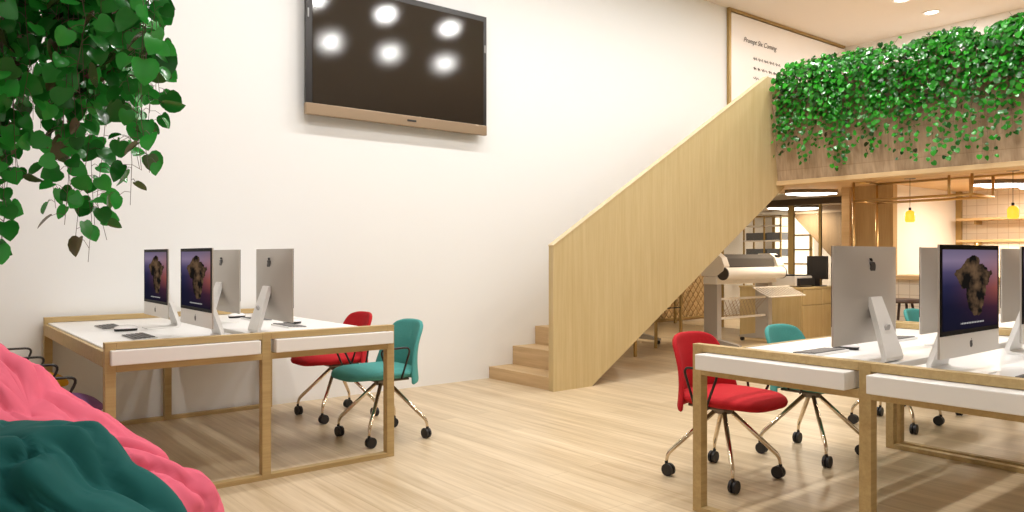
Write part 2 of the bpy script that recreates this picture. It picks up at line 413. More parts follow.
# ---------------------------------------------------------------- computers
def wallpaper():
    m, nt, b = nodes_of('screen_picture'); L = nt.links.new
    def N(t, **k):
        n = nt.nodes.new(t)
        for a, v in k.items(): setattr(n, a, v)
        return n
    tc = N('ShaderNodeTexCoord'); sp = N('ShaderNodeSeparateXYZ'); L(tc.outputs['UV'], sp.inputs[0])
    def math_(op, a, b_=None, c=None):
        n = N('ShaderNodeMath', operation=op)
        for i, v in enumerate((a, b_, c)):
            if v is None: continue
            if isinstance(v, (int, float)): n.inputs[i].default_value = v
            else: L(v, n.inputs[i])
        return n.outputs[0]
    U, V = sp.outputs[0], sp.outputs[1]
    # sky and sea
    g1 = N('ShaderNodeValToRGB'); L(V, g1.inputs[0]); e = g1.color_ramp.elements
    e[0].position = 0; e[0].color = (.012, .012, .03, 1); e[1].position = 1; e[1].color = (.22, .18, .30, 1)
    for p_, c_ in ((.3, (.012, .013, .04, 1)), (.55, (.03, .03, .09, 1)), (.72, (.11, .09, .20, 1)), (.86, (.34, .26, .40, 1))):
        q = e.new(p_); q.color = c_
    warm = N('ShaderNodeMix', data_type='RGBA'); 
    wf = math_('MULTIPLY', math_('SMOOTHSTEP' if False else 'MULTIPLY', U, U), .85)
    L(wf, warm.inputs[0]); L(g1.outputs[0], warm.inputs[6]); 
    g2 = N('ShaderNodeValToRGB'); L(V, g2.inputs[0]); e = g2.color_ramp.elements
    e[0].position = 0; e[0].color = (.02, .014, .03, 1); e[1].position = 1; e[1].color = (.26, .18, .24, 1)
    for p_, c_ in ((.25, (.10, .03, .05, 1)), (.5, (.50, .13, .09, 1)), (.8, (.50, .25, .27, 1))):
        q = e.new(p_); q.color = c_
    L(g2.outputs[0], warm.inputs[7])
    # rocky mass, generic: two noisy lobes
    ns = N('ShaderNodeTexNoise'); ns.inputs['Scale'].default_value = 7; ns.inputs['Detail'].default_value = 8; L(tc.outputs['UV'], ns.inputs['Vector'])
    nz = math_('MULTIPLY', math_('SUBTRACT', ns.outputs['Fac'], .5), .9)
    def lobe(cu, cv, a, b2):
        du = math_('DIVIDE', math_('SUBTRACT', U, cu), a); dv = math_('DIVIDE', math_('SUBTRACT', V, cv), b2)
        return math_('SQRT', math_('ADD', math_('MULTIPLY', du, du), math_('MULTIPLY', dv, dv)))
    d = math_('MINIMUM', lobe(.55, .68, .33, .17), lobe(.58, .46, .17, .30))
    d = math_('MINIMUM', d, lobe(.52, .80, .15, .12))
    mask = math_('LESS_THAN', math_('ADD', d, nz), 1.)
    rk = N('ShaderNodeTexNoise'); rk.inputs['Scale'].default_value = 6; rk.inputs['Detail'].default_value = 10; L(tc.outputs['UV'], rk.inputs['Vector'])
    rc = N('ShaderNodeValToRGB'); L(rk.outputs['Fac'], rc.inputs[0]); e = rc.color_ramp.elements
    e[0].position = .42; e[0].color = (.012, .010, .008, 1); e[1].position = .66; e[1].color = (.22, .13, .07, 1)
    mm = N('ShaderNodeMix', data_type='RGBA'); L(mask, mm.inputs[0]); L(warm.outputs[2], mm.inputs[6]); L(rc.outputs[0], mm.inputs[7])
    # caption line
    inl = math_('MULTIPLY', math_('MULTIPLY', math_('GREATER_THAN', V, .062), math_('LESS_THAN', V, .082)), math_('MULTIPLY', math_('GREATER_THAN', U, .31), math_('LESS_THAN', U, .73)))
    wv = math_('GREATER_THAN', math_('SINE', math_('MULTIPLY', U, 210.)), -.55)
    inl = math_('MULTIPLY', inl, wv)
    m3 = N('ShaderNodeMix', data_type='RGBA'); L(inl, m3.inputs[0]); L(mm.outputs[2], m3.inputs[6]); m3.inputs[7].default_value = (.7, .68, .66, 1)
    L(m3.outputs[2], b.inputs['Emission Color']); b.inputs['Emission Strength'].default_value = .62; b.inputs['Specular IOR Level'].default_value = 0.
    b.inputs['Base Color'].default_value = (.004, .004, .005, 1); b.inputs['Roughness'].default_value = .5
    return m
SCREEN = wallpaper()
LOGO = [(.0, -.46), (.14, -.50), (.30, -.38), (.42, -.12), (.30, .0), (.27, .14), (.33, .27), (.24, .38), (.08, .36), (0, .32), (-.12, .37), (-.30, .34), (-.42, .14), (-.42, -.10), (-.32, -.36), (-.18, -.50)]
LEAFL = [(.0, .40), (.02, .54), (.16, .64), (.14, .50)]
IMAC = None
def make_computer():
    t = thing('desktop_computer', '', 'computer')
    w = .264; z0, z1 = .070, .470
    # housing: thin edges, back swelling toward the middle; front at x=0 facing +x
    def back(u, v):
        y = -w+2*w*u; z = z0+(z1-z0)*v
        k = (1-abs(2*u-1)**2.6)*(1-abs(2*v-1)**2.6)
        return Vector((-.007-.034*k, y, z))
    m_ = MB(); m_.grid(back, 17, 13)
    m_.grid(lambda u, v: Vector((0, -w+2*w*u, z0+(z1-z0)*v)), 17, 13)
    for u0 in (0, 1): m_.grid(lambda u, v: Vector((-.007*u, -w+2*w*u0, z0+(z1-z0)*v)), 2, 13)
    for v0 in (0, 1): m_.grid(lambda u, v: Vector((-.007*v, -w+2*w*u, z0+(z1-z0)*v0)), 17, 2)
    m_.build('housing', ALU, t, smooth=True)
    MB().box(0, -w, z0, .0022, w, z0+.078, .0008).build('chin', mat('chin_alu', (.80, .77, .73), .35, .2), t)
    MB().box(0, -w, z0+.0785, .0026, w, z1, .0008).build('bezel', GLASSB, t)
    bm = bmesh.new(); zz0, zz1, ww = z0+.095, z1-.017, w-.016
    vs = [bm.verts.new(c) for c in ((.0031, -ww, zz0), (.0031, ww, zz0), (.0031, ww, zz1), (.0031, -ww, zz1))]
    f = bm.faces.new(vs); uv = bm.loops.layers.uv.new('UVMap')
    for l, c in zip(f.loops, ((0, 0), (1, 0), (1, 1), (0, 1))): l[uv].uv = c
    q = MB(); q.bm.free(); q.bm = bm
    q.build('screen', SCREEN, t, weld=False, recalc=False)
    sc = .056
    m_ = MB(); m_.prism([(y*sc, .385+z*sc) for y, z in LOGO], -.0355, -.025, 'x'); m_.prism([(y*sc, .385+z*sc) for y, z in LEAFL], -.0355, -.025, 'x')
    m_.build('fruit_logo', BLACK, t)
    sc = .030
    m_ = MB(); m_.prism([(y*sc, z0+.040+z*sc) for y, z in LOGO], .002, .0028, 'x'); m_.prism([(y*sc, z0+.04+z*sc) for y, z in LEAFL], .002, .0028, 'x')
    m_.build('front_logo', BLACK, t)
    # stand: slanting neck and foot in one bent plate
    prof = [(-.036, .262), (-.050, .262), (-.075, .19), (-.10, .11), (-.118, .05), (-.125, .022), (-.122, .008), (-.11, .001), (-.06, 0), (.06, 0), (.06, .005), (-.05, .0065), (-.095, .0085), (-.106, .016), (-.104, .03), (-.085, .09), (-.058, .17), (-.036, .235)]
    hwf = lambda z: .075 if z < .03 else .075-.028*min(1, (z-.03)/.2)
    m_ = MB(); A = [m_.bm.verts.new((x, -hwf(z), z)) for x, z in prof]; B = [m_.bm.verts.new((x, hwf(z), z)) for x, z in prof]
    n = len(prof)
    for i in range(n): m_.bm.faces.new((A[i], A[(i+1) % n], B[(i+1) % n], B[i]))
    m_.bm.faces.new(A[::-1]); m_.bm.faces.new(B)
    s_ = m_.build('stand', ALUL, t)
    m_ = MB(); p0 = Vector((-.092, 0, .135)); nrm = Vector((-1, 0, -.36)).normalized()
    m_.cyl(p0-nrm*-.0045, p0+nrm*-.004, .019, n=24); m_.build('cable_hole', mat('hole_grey', (.45, .43, .41), .5), s_)
    return t
def place_computer(x, y, rz, label, group):
    global IMAC
    if IMAC is None: IMAC = o = make_computer()
    else: o = copy_tree(IMAC)
    o.location = (x, y, .72); o.rotation_euler = (0, 0, rz); o['label'] = label; o['group'] = group
    return o
gl = 'computers on the left desk'; gr = 'computers on the right desks'
place_computer(1.205, 4.13, PI, 'silver all in one computer, lit screen, nearest the front of the left desk', gl)
place_computer(1.20, 4.905, PI, 'silver all in one computer, lit screen, leftmost of all, by the wall', gl)
place_computer(1.66, 4.22, 0, 'silver computer seen from behind on the left desk, at its right end beside the chairs', gl)
place_computer(1.66, 5.04, 0, 'silver computer seen from behind, half hidden behind the lit screen of the left desk', gl)
place_computer(3.147, 1.575, PI/2, 'silver computer seen from behind with its whole fruit logo, nearest on the right desk', gr)
place_computer(3.925, 1.575, PI/2, 'silver computer seen from behind, mostly hidden behind the large lit screen at right', gr)
place_computer(4.90, 1.575, PI/2, 'silver computer seen from behind at the far right, right of the large lit screen', gr)
place_computer(3.080, 1.145, -PI/2, 'silver computer with the largest lit screen, on the right desk facing the camera', gr)
place_computer(3.875, 1.15, -PI/2, 'silver computer whose lit screen is cut off by the right photo edge', gr)

def make_keyboard():
    t = thing('keyboard', '', 'keyboard')
    MB().prism([(-.058, 0), (.058, 0), (.058, .003), (-.058, .010)], -.14, .14, 'y').build('tray', ALUL, t)
    m_ = MB()
    for i in range(5):
        for j in range(14):
            if i == 0 and 4 <= j <= 8: continue
            x = .047-.0215*i
            m_.box(x-.0088, -.132+.0190*j, .0045+.0012*i, x+.0088, -.132+.0190*j+.0165, .0085+.0014*i)
    m_.box(.0382, -.132+.0190*4, .0045, .0558, -.132+.0190*9-.0025, .0085)
    m_.build('keys', mat('key_grey', (.13, .12, .115), .5), t)
    return t
def make_mouse():
    t = thing('computer_mouse', '', 'mouse')
    def sh(u, v):
        a = 2*PI*u; r_ = math.sin(v*PI/2)
        x = math.copysign(abs(math.cos(a))**.8, math.cos(a))*.057*r_; y = math.copysign(abs(math.sin(a))**.8, math.sin(a))*.029*r_
        return Vector((x, y, .012+.018*math.sqrt(max(0, 1-r_**2.2))))
    MB().grid(sh, 24, 8, True).build('shell', mat('mouse_white', (.8, .78, .76), .15), t, smooth='all')
    MB().grid(lambda u, v: Vector((math.cos(2*PI*u)*.055*(.95+.06*v), math.sin(2*PI*u)*.0285*(.95+.06*v), .014*v)), 24, 2, True).build('underside', BLACK, t, smooth='all')
    return t
KB = MS = None
def put(kind, x, y, rz, label, group):
    global KB, MS
    if kind == 'k':
        if KB is None: KB = o = make_keyboard()
        else: o = copy_tree(KB)
    else:
        if MS is None: MS = o = make_mouse()
        else: o = copy_tree(MS)
        o.scale = (1.15, 1.15, 1.15)
    o.location = (x, y, .7205); o.rotation_euler = (0, 0, rz); o['label'] = label; o['group'] = group
gk = 'keyboards on the desks'; gm = 'mice on the desks'
put('k', .99, 4.38, PI, 'grey keyboard in front of the nearer lit screen on the left desk', gk)
put('k', .985, 5.08, PI, 'grey keyboard near the back corner of the left desk, beside a mouse', gk)
put('m', 1.02, 4.82, PI, 'small mouse with a dark underside on the left end of the left desk', gm)
put('k', 1.86, 4.50, 0, 'grey keyboard behind the rightmost computer of the left desk', gk)
put('m', 1.95, 4.66, .2, 'small mouse behind the rightmost computer of the left desk', gm)
put('k', 1.88, 5.10, 0, 'grey keyboard of the half hidden computer on the left desk', gk)
put('m', 1.84, 5.36, .2, 'small mouse farthest back on the left desk, right of the half hidden computer', gm)
put('k', 3.20, 1.80, PI/2, 'grey keyboard at the left of the nearest rear facing computer, right desk', gk)
put('m', 3.42, 1.80, PI/2, 'small mouse behind the stand of the nearest computer, right desk', gm)
put('k', 3.98, 1.84, PI/2, 'grey keyboard left of the half hidden computer on the right desk', gk)
put('k', 3.14, .93, -PI/2, 'grey keyboard in front of the largest lit screen, by the right photo edge', gk)

# ---------------------------------------------------------------- swivel chairs
def rounded(pts, r, n=5):
    """polyline with rounded inner corners"""
    pts = [Vector(p) for p in pts]; out = [pts[0]]
    for i in range(1, len(pts)-1):
        a = (pts[i-1]-pts[i]); b = (pts[i+1]-pts[i]); k = min(r, a.length*.48, b.length*.48)
        A = pts[i]+a.normalized()*k; B = pts[i]+b.normalized()*k
        for q in range(n+1):
            s = q/n; out.append(A*(1-s)**2+pts[i]*2*s*(1-s)+B*s*s)
    out.append(pts[-1]); return out
def chair(label, group, x, y, rz, m):
    t = thing('swivel_chair', label, 'chair', (x, y, 0), rz, group)
    # seat: soft pad, front toward +x
    def seat(u, v):
        a = 2*PI*u; ph = -PI/2+PI*v
        c, s = math.cos(a), math.sin(a); e = .62
        cx = math.copysign(abs(c)**e, c); sy = math.copysign(abs(s)**e, s)
        rr = math.cos(ph)**.5 if math.cos(ph) > 1e-6 else 0
        X = cx*.238*rr+.067; Y = sy*.235*rr*(1-.06*cx)
        zz = .425+.036*math.copysign(abs(math.sin(ph))**.8, math.sin(ph))
        fr = max(0, (X-.18)/.12); zz -= .018*fr*fr - .012*max(0, (-X-.05)/.15)
        return Vector((X, Y, zz))
    MB().grid(seat, 40, 13, True).build('seat', m, t, smooth='all')
    def bk(u, v):
        q = 2*u-1
        W = .262*(1-v)+.182*v - .008*math.sin(PI*v)
        # corners round off by pulling the top edge down at the sides
        z = .355+.385*v - .022*abs(q)**4*v**3
        if v > .8: W *= math.sqrt(max(0, 1-((v-.8)/.2)**3*.26))
        xx = -.212-.030*v+.024*math.sin(PI*v) + (.15*(1-v)+.05*v)*q*q
        return Vector((xx, q*W, z))
    MB().grid(bk, 17, 13).build('backrest', m, t, smooth='all', solid=.026, sub=1)
    for s in (-1, 1):
        pts = rounded([(.0, s*.235, .40), (-.05, s*.262, .592), (.165, s*.262, .588), (.07, s*.24, .39), (.02, s*.15, .378)], .045)
        MB().tube(pts, .0065, 8).build('armrest', BLACK, t, smooth='all')
    MB().cyl((0, 0, .335), (0, 0, .385), .045, .07, 20).box(-.10, -.16, .375, .12, .16, .39, .004).build('hub', mat('hub_metal', (.2, .17, .14), .35, .8), t, smooth=True)
    for sx in (-1, 1):
        for sy in (-1, 1):
            ex, ey = sx*.205, sy*.205
            pts = rounded([(sx*.02, sy*.02, .355), (ex*.98, ey*.98, .115), (ex, ey, .062)], .035)
            lg = MB().tube(pts, .0125, 10, .0075).build('leg', CHAMP, t, smooth='all')
            a = math.atan2(sy, sx)+.9
            d = Vector((math.cos(a), math.sin(a), 0)); o = Vector((ex, ey, .033))+Vector((-math.sin(a), math.cos(a), 0))*.012
            mm = MB()
            for k in (-1, 1):
                mm.cyl(o+d*(k*.004), o+d*(k*.018), .032, n=20)
            mm.cyl(o-d*.006, o+d*.006, .012, n=10); mm.cyl((ex, ey, .04), (ex, ey, .075), .009, n=10)
            mm.build('caster', RUBBER, lg, smooth=True)
    return t
def fabric(n, c): return mat(n, c, .85, spec=.25, noise_amt=.10, noise_scale=90, bump=.15)
RED = fabric('red_wool', (.45, .012, .018)); TEAL = fabric('teal_wool', (.075, .31, .285)); PURP = fabric('purple_wool', (.23, .10, .26)); YEL = fabric('yellow_wool', (.72, .38, .02))
gc = 'swivel chairs on casters'
chair('teal upholstered swivel chair at the right end of the left desk, nearer the camera', gc, 2.40, 4.31, PI, TEAL)
chair('red upholstered swivel chair at the left desk, behind the teal chair by the wall', gc, 2.465, 5.10, PI, RED)
chair('red upholstered swivel chair at the near corner of the right desk', gc, 3.35, 2.425, -PI/2, RED)
chair('teal upholstered swivel chair behind the right desk, between the red chair and a computer', gc, 4.13, 2.38, -PI/2, TEAL)
chair('teal upholstered swivel chair mostly hidden behind the rightmost computers', gc, 5.31, 2.44, -PI/2, TEAL)
chair('purple upholstered swivel chair at the left end of the left desk', gc, .49, 4.30, 0, PURP)
chair('yellow upholstered swivel chair at the left desk, beyond the purple one', gc, .48, 5.22, 0, YEL)
chair('teal swivel chair farthest right, a corner of its back showing between two computers', gc, 6.17, 2.50, -PI/2, TEAL)

# ---------------------------------------------------------------- beanbags in the left foreground
def beanbag(label, px, d, rl, rd, T, m, seed):
    cx, cy, _ = at(px, 256, d)
    t = thing('beanbag', label, 'beanbag', (cx, cy, 0), AZ-PI/2)   # local x = toward the photo's right, local y = away
    def top(s):
        for (a, za), (b, zb) in zip(T, T[1:]):
            if s <= b: 
                k = max(0, (s-a)/(b-a)); k = k*k*(3-2*k)*.5+k*.5
                return za+(zb-za)*k
        return T[-1][1]
    off = Vector((seed*3.1, seed*1.7, 0))
    def f(u, v):
        a = 2*PI*u; ph = PI*v          # v 0 top .. 1 bottom
        rr = math.sin(ph)**.62 if 0 < v < 1 else 0
        c, s = math.cos(a), math.sin(a)
        X = math.copysign(abs(c)**.85, c)*rl*rr; Y = math.copysign(abs(s)**.85, s)*rd*rr
        h = math.cos(ph); h = math.copysign(abs(h)**.62, h)
        H = top(X); Z = H*(.5+.5*h) if v < .5 else H*.5*(1+h)
        P = Vector((X, Y, Z))
        n = Vector((X/rl**1.2, Y/rd**1.2, (h)*.9)).normalized()
        # soft folds running down the slope, pinched creases between them
        al = X*.8-Z*.45; ac = Z*.8+X*.5            # along and across the slope
        wp = noise.noise(Vector((X*2, Y*2, Z*2))+off)*.35
        q = Vector((al*1.5, ac*6.0+wp*3, Y*4.2+wp*2))+off
        fq = 1.5 if seed == 1 else .8
        f1 = noise.noise(q*fq); f2 = noise.noise(q*fq*2.3+Vector((5, 1, 2))); f3 = noise.noise(Vector((X, Y, Z))*3+off)
        ridge = max(0, 1-abs(f1)*2.6)**2; r2 = max(0, 1-abs(f2)*3.2)**2
        dsp = .030*f1-.050*ridge+.016*f2-.020*r2+.03*f3
        dsp *= min(1, max(0, Z/.08))
        P = P+n*dsp
        P.z = max(P.z, 0)
        return P
    o = MB().grid(f, 140, 90, True).build('cover', m, t, smooth='all')
    return t
PINK = mat('pink_cotton', (.66, .115, .18), .8, spec=.25, noise_amt=.12, noise_scale=5)
DTEAL = mat('dark_teal_cotton', (.006, .088, .083), .85, spec=.2, noise_amt=.14, noise_scale=6)
beanbag('pink cotton beanbag with soft folds, sloping down at lower left', 30, 2.5, .58, .35,
        [(-.7, .95), (-.35, .93), (-.10, .80), (.0, .70), (.10, .645), (.26, .56), (.39, .52), (.52, .505), (.62, .50)], PINK, 1)
beanbag('dark green blue cotton beanbag in front of the pink one, lower left corner', -32, 1.80, .60, .30,
        [(-.7, .70), (-.2, .745), (.13, .765), (.24, .755), (.34, .65), (.48, .60), (.56, .58), (.62, .56)], DTEAL, 2)

# ---------------------------------------------------------------- plotters under the stairs
OFFW = mat('plotter_cream', (.84, .80, .74), .45); PGREY = mat('plotter_grey', (.075, .065, .058), .7); LGREY = mat('leg_grey', (.42, .39, .36), .5)
PAPER = mat('paper_roll', (.90, .88, .85), .6)
def plotter(label, x, y):
    t = thing('plotter', label, 'printer', (x, y, 0), 0, 'large format plotters below the stairs')
    L_ = 1.30
    prof = [(-.15, .97), (-.17, 1.03), (-.13, 1.13), (-.05, 1.185), (.12, 1.185), (.17, 1.10), (.17, .90), (-.05, .90)]
    MB().prism(prof, 0, .11, 'x').build('left_end_housing', OFFW, t)
    MB().prism(prof, L_-.15, L_, 'x').build('right_end_housing', OFFW, t)
    MB().prism([(-.13, 1.02), (-.11, 1.12), (-.04, 1.172), (.12, 1.172), (.15, 1.10), (.15, .97), (-.05, .97)], .11, L_-.15, 'x').build('cover', PGREY, t)
    MB().box(L_-.12, -.135, 1.13, L_-.04, -.10, 1.165, .002, M=None).build('control_panel', BLACK, t)
    MB().cyl((.03, -.14, .935), (L_-.02, -.14, .935), .075, n=32).build('paper_roll', PAPER, t, smooth=True)
    for xh in (.012, L_-.021): MB().cyl((xh, -.14, .935), (xh+.015, -.14, .935), .08, n=32).build('roll_hub', PGREY, t, smooth=True)
    MB().box(0, -.06, .80, L_, .14, .895, .01).build('lower_beam', OFFW, t)
    for k, sx in enumerate((.04, L_-.16)):
        lg = MB().box(sx, -.04, .06, sx+.09, .16, .80, .006).build('leg', LGREY, t)
        MB().prism([(-.34, .05), (-.34, .075), (-.05, .12), (.17, .12), (.42, .075), (.42, .05)], sx+.015, sx+.075, 'x').build('foot', LGREY, lg)
        for yy in (-.31, .39): MB().cyl((sx+.03, yy, .027), (sx+.06, yy, .027), .027, n=16).build('caster', RUBBER, lg, smooth=True)
    MB().box(.13, .0, .60, L_-.16, .03, .625).box(.13, 0, .36, L_-.16, .03, .385).build('cross_bar', OFFW, t)
    # wire catch tray in front
    m_ = MB()
    for k in range(2): m_.tube([(.62, -.16-.24*k, .75-.11*k), (L_+.12, -.16-.24*k, .75-.11*k)], .010, 6)
    for k in range(13):
        xx = .62+k*(L_-.50)/12; m_.tube([(xx, -.16, .75), (xx, -.28, .69), (xx, -.40, .64)], .006, 5)
    m_.build('wire_tray', OFFW, t, weld=False)
    # basket net
    m_ = MB(); n = 13
    for k in range(n):
        a = .14+k*(L_-.32)/n
        for dr in (-1, 1):
            xs, xe = (a, a+.30) if dr > 0 else (a+.30, a)
            if max(xs, xe) < L_-.16: m_.tube([(xs, .10, .36), ((xs+xe)/2, .03, .46), (xe, -.02, .60)], .0035, 4)
    m_.build('basket_net', mat('net_brown', (.30, .22, .15), .7), t, weld=False)
    return t
plotter('cream large format plotter on a grey stand carrying a white paper roll', 7.80, 5.80)
p2 = plotter('large format plotter hidden by the stair panel, only its right foot showing', 6.55, 6.92)

# table with black top
t = thing('cutting_table', 'small table with black top and thin brass legs seen below the stairs', 'table', (6.55, 5.93, 0))
MB().box(0, 0, .70, .84, .42, .73, .003).build('table_top', BLACK, t)
for x, y in ((0, 0), (.81, 0), (0, .39), (.81, .39)): MB().box(x, y, 0, x+.03, y+.03, .70, .002).build('leg', GOLD, t)
MB().tube([(.0, .015, .53), (.84, .015, .53)], .008, 6).build('stretcher', BLACK, t)

# diamond lattice screen at the far wall
t = thing('lattice_screen', 'low diamond lattice screen standing at the far end of the workshop', 'screen', (8.2, 8.6, 0))
m_ = MB(); Wl, z0, z1 = 3.2, .08, 1.0; n = 22
for k in range(-7, n+1):
    for dr in (1, -1):
        a = Wl*k/n; b = a+(z1-z0)*.9*1
        xs, xe = (a, b) if dr > 0 else (b, a)
        pa = Vector((xs, 0, z0)); pb = Vector((xe, 0, z1))
        lo, hi = sorted((xs, xe))
        if hi <= 0 or lo >= Wl: continue
        def clip(X): s_ = (X-xs)/(xe-xs); return pa.lerp(pb, s_)
        qa = clip(min(max(xs, 0), Wl)); qb = clip(min(max(xe, 0), Wl))
        if (qa-qb).length > .03: m_.tube([qa+Vector((0, .004*dr, 0)), qb+Vector((0, .004*dr, 0))], .007, 4)
m_.build('lattice', mat('lattice_tan', (.36, .22, .08), .6), t, weld=False)
MB().box(0, .03, .02, Wl, .045, 1.0).build('backing', wood('far_wood', (.52, .35, .16), (.66, .46, .23), 'z', .6, 1.), t)
MB().box(-.03, -.015, 0, 0, .015, 1.02).box(Wl, -.015, 0, Wl+.03, .015, 1.02).box(0, -.015, z1, Wl, .015, z1+.02).box(0, -.015, .06, Wl, .015, .08).build('border', GOLD, t)

# ---------------------------------------------------------------- drawer cabinet and devices
t = thing('drawer_cabinet', 'low oak drawer cabinet standing behind the plotter', 'cabinet', (9.3, 5.5, 0))
MB().box(0, .0, .0, 1.0, .95, .705, .003).build('body', OAK, t)
MB().box(-.012, -.012, .705, 1.01, .96, .73, .003).build('top_board', OAK, t)
for k in range(2):
    MB().box(.012+.49*k, -.02, .50, .012+.49*k+.482, 0, .695, .003).build('drawer', OAK, t)
    MB().box(.012+.49*k, -.02, .03, .012+.49*k+.482, 0, .492, .003).build('door', OAK, t)
t = thing('desk_printer', 'flat grey and black printer lying on the low oak cabinet', 'printer', (9.36, 5.62, .73))
MB().box(0, 0, .01, .42, .62, .15, .012).build('body', mat('printer_grey', (.55, .52, .50), .4), t)
MB().box(.03, -.05, .02, .40, .0, .12, .006).build('front_tray', BLACK, t)
MB().box(.0, .02, .15, .42, .60, .165, .004).build('scanner_lid', BLACK, t)
t = thing('dark_monitor', 'dark monitor standing at the right end of the low oak cabinet', 'monitor', (9.98, 5.66, .73))
MB().box(-.02, -.15, .10, .02, .15, .42, .004).build('screen', BLACK, t); MB().box(-.015, -.03, .01, .015, .03, .12).box(-.08, -.10, 0, .08, .10, .012, .003).build('stand', BLACK, t)
t = thing('green_desk_phone', 'small dark green device on the cabinet in front of the monitor', 'phone', (9.86, 5.92, .73))
MB().prism([(-.06, 0), (.06, 0), (.06, .07), (-.06, .02)], -.08, .08, 'y').build('body', mat('dark_green', (.03, .09, .05), .4), t)
MB().box(-.05, -.075, .055, .06, -.035, .095, .01).build('handset', BLACK, t)

# ---------------------------------------------------------------- partition, far workshop things
t = thing('glass_partition', 'glazed partition with slim brass posts behind the low oak cabinet', 'partition', (10.35, 5.2, 0))
MB().box(-.02, 0, MZ-.09, .05, 3.3, MZ, .002).build('head_rail', mat('dark_brown', (.09, .06, .035), .5), t)
for y, w_ in ((1.05, .09), (.62, .035), (.0, .04), (2.3, .03), (3.26, .04)):
    MB().box(0, y, 0, .04, y+w_, MZ-.09, .002).build('post', GOLD, t)
gm_, nt_, b_ = nodes_of('clear_glass'); b_.inputs['Transmission Weight'].default_value = 1; b_.inputs['Roughness'].default_value = 0; b_.inputs['IOR'].default_value = 1.05
for y0_, y1_ in ((.04, .62), (.655, 1.05), (1.14, 2.3), (2.33, 3.26)):
    MB().box(.017, y0_, .0, .023, y1_, MZ-.09).build('pane', gm_, t)
# slanted brown panel behind the glass (second flight)
t = thing('rear_stair_panel', 'brown slanted panel seen through the partition glass', 'panel', (12.0, 4.4, 0))
MB().prism([(0, 0), (0, 1.87), (2.88, 1.87), (2.2, 1.17), (1.1, .0)], 0, .08, 'x').build('slope', wood('brown_panel', (.13, .085, .045), (.19, .125, .065), 'z', .7), t)
MB().prism([(0, 1.87), (0, MZ), (2.95, MZ), (2.95, 1.87)], 0, .08, 'x').build('upper_band', mat('tan_band', (.52, .40, .28), .7), t)
# shelving with grey boxes
t = thing('shelving_unit', 'open shelving unit with brass uprights holding grey boxes, above the plotter', 'shelf', (12.6, 7.86, 0))
for y in (0, .34, .78): MB().box(0, y, 0, .025, y+.025, 1.90).box(.325, y, 0, .35, y+.025, 1.90).build('upright', GOLD, t)
for z in (.45, .80, 1.12, 1.42, 1.70): MB().box(0, .0, z, .35, .805, z+.025).build('shelf', OFFW, t)
MB().box(0, 0, 1.88, .35, .805, 1.90).build('top_frame', GOLD, t)
GBOX = mat('grey_box', (.13, .14, .16), .6)
for z, row in ((1.146, 'lower'), (1.446, 'upper')):
    for y, w_, pos in ((.04, .28, 'right'), (.38, .38, 'left')):
        o = MB().box(.03, 0, 0, .32, w_, .14, .006).build('storage_box', GBOX, loc=(12.6, 7.86+y, z))
        tag(o, f'dark grey storage box on the {row} shelf of boxes, {pos} one of the pair', 'box', 'storage boxes on the shelving unit')
# far bright window with brass grid
t = tag(MB().box(13.80, 7.95, .45, 13.85, 8.75, 1.93).build('window_1', mat('window_glow', (1, .95, .85), .5, emit=(1, .88, .68), es=1.6)), kind='structure')
m_ = MB()
for y in (7.92, 8.33, 8.73): m_.box(13.74, y, .42, 13.79, y+.04, 1.95)
for z in (.42, .70, .98, 1.26, 1.54, 1.92): m_.box(13.74, 7.92, z, 13.79, 8.77, z+.03)
struct('window_frame', m_, GOLD)

# ---------------------------------------------------------------- kitchen side
struct('wall_kitchen_pillar', MB().box(9.0, 4.69, 0, 9.12, 4.79, MZ), TANW)
PANW = wood('tall_panel_wood', (.42, .28, .13), (.56, .40, .20), 'z', .6, 1.2)
struct('wall_kitchen_panel', MB().box(9.05, 4.19, 0, 9.15, 4.69, MZ), PANW)
KW = mat('kitchen_white', (.84, .80, .76), .7)
struct('wall_kitchen_side', MB().box(9.15, 4.19, 0, 10.85, 4.29, MZ), KW)
def tile():
    m, nt, b = nodes_of('cream_tile'); L = nt.links.new
    g = nt.nodes.new('ShaderNodeNewGeometry'); s = nt.nodes.new('ShaderNodeSeparateXYZ'); c = nt.nodes.new('ShaderNodeCombineXYZ'); br = nt.nodes.new('ShaderNodeTexBrick')
    L(g.outputs['Position'], s.inputs[0]); L(s.outputs[1], c.inputs[0]); L(s.outputs[2], c.inputs[1]); L(c.outputs[0], br.inputs['Vector'])
    br.inputs['Scale'].default_value = 1; br.inputs['Brick Width'].default_value = .12; br.inputs['Row Height'].default_value = .12; br.inputs['Mortar Size'].default_value = .004; br.offset = 0
    br.inputs['Color1'].default_value = (.74, .66, .55, 1); br.inputs['Color2'].default_value = (.78, .70, .59, 1); br.inputs['Mortar'].default_value = (.58, .49, .38, 1)
    L(br.outputs['Color'], b.inputs['Base Color']); b.inputs['Roughness'].default_value = .4
    return m
TILE = tile()
struct('wall_kitchen_tile', MB().box(10.85, Y0, 0, 10.94, 4.29, MZ), TILE)
struct('trim_kitchen_corner', MB().box(10.79, 4.13, 0, 10.85, 4.19, MZ), GOLD)
for z, lab in ((1.60, 'upper wooden kitchen wall shelf on the tiled wall'), (1.325, 'lower wooden kitchen wall shelf above the bright strip')):
    t = thing('wall_shelf', lab, 'shelf', (10.85, 0, z), 0, 'kitchen wall shelves')
    MB().box(-.28, .3, 0, 0, 4.10, .03, .003).build('board', TANW, t)
    for y in (.6, 2.3, 3.9): MB().box(-.2, y, -.05, 0, y+.02, 0).build('bracket', GOLD, t)
t = thing('bar_counter', 'long bar counter with wooden top and cream tiled front behind the desks', 'counter', (8.62, .4, 0))
MB().box(.06, 0, 0, .55, 3.65, .89, .003).build('tiled_body', TILE, t)
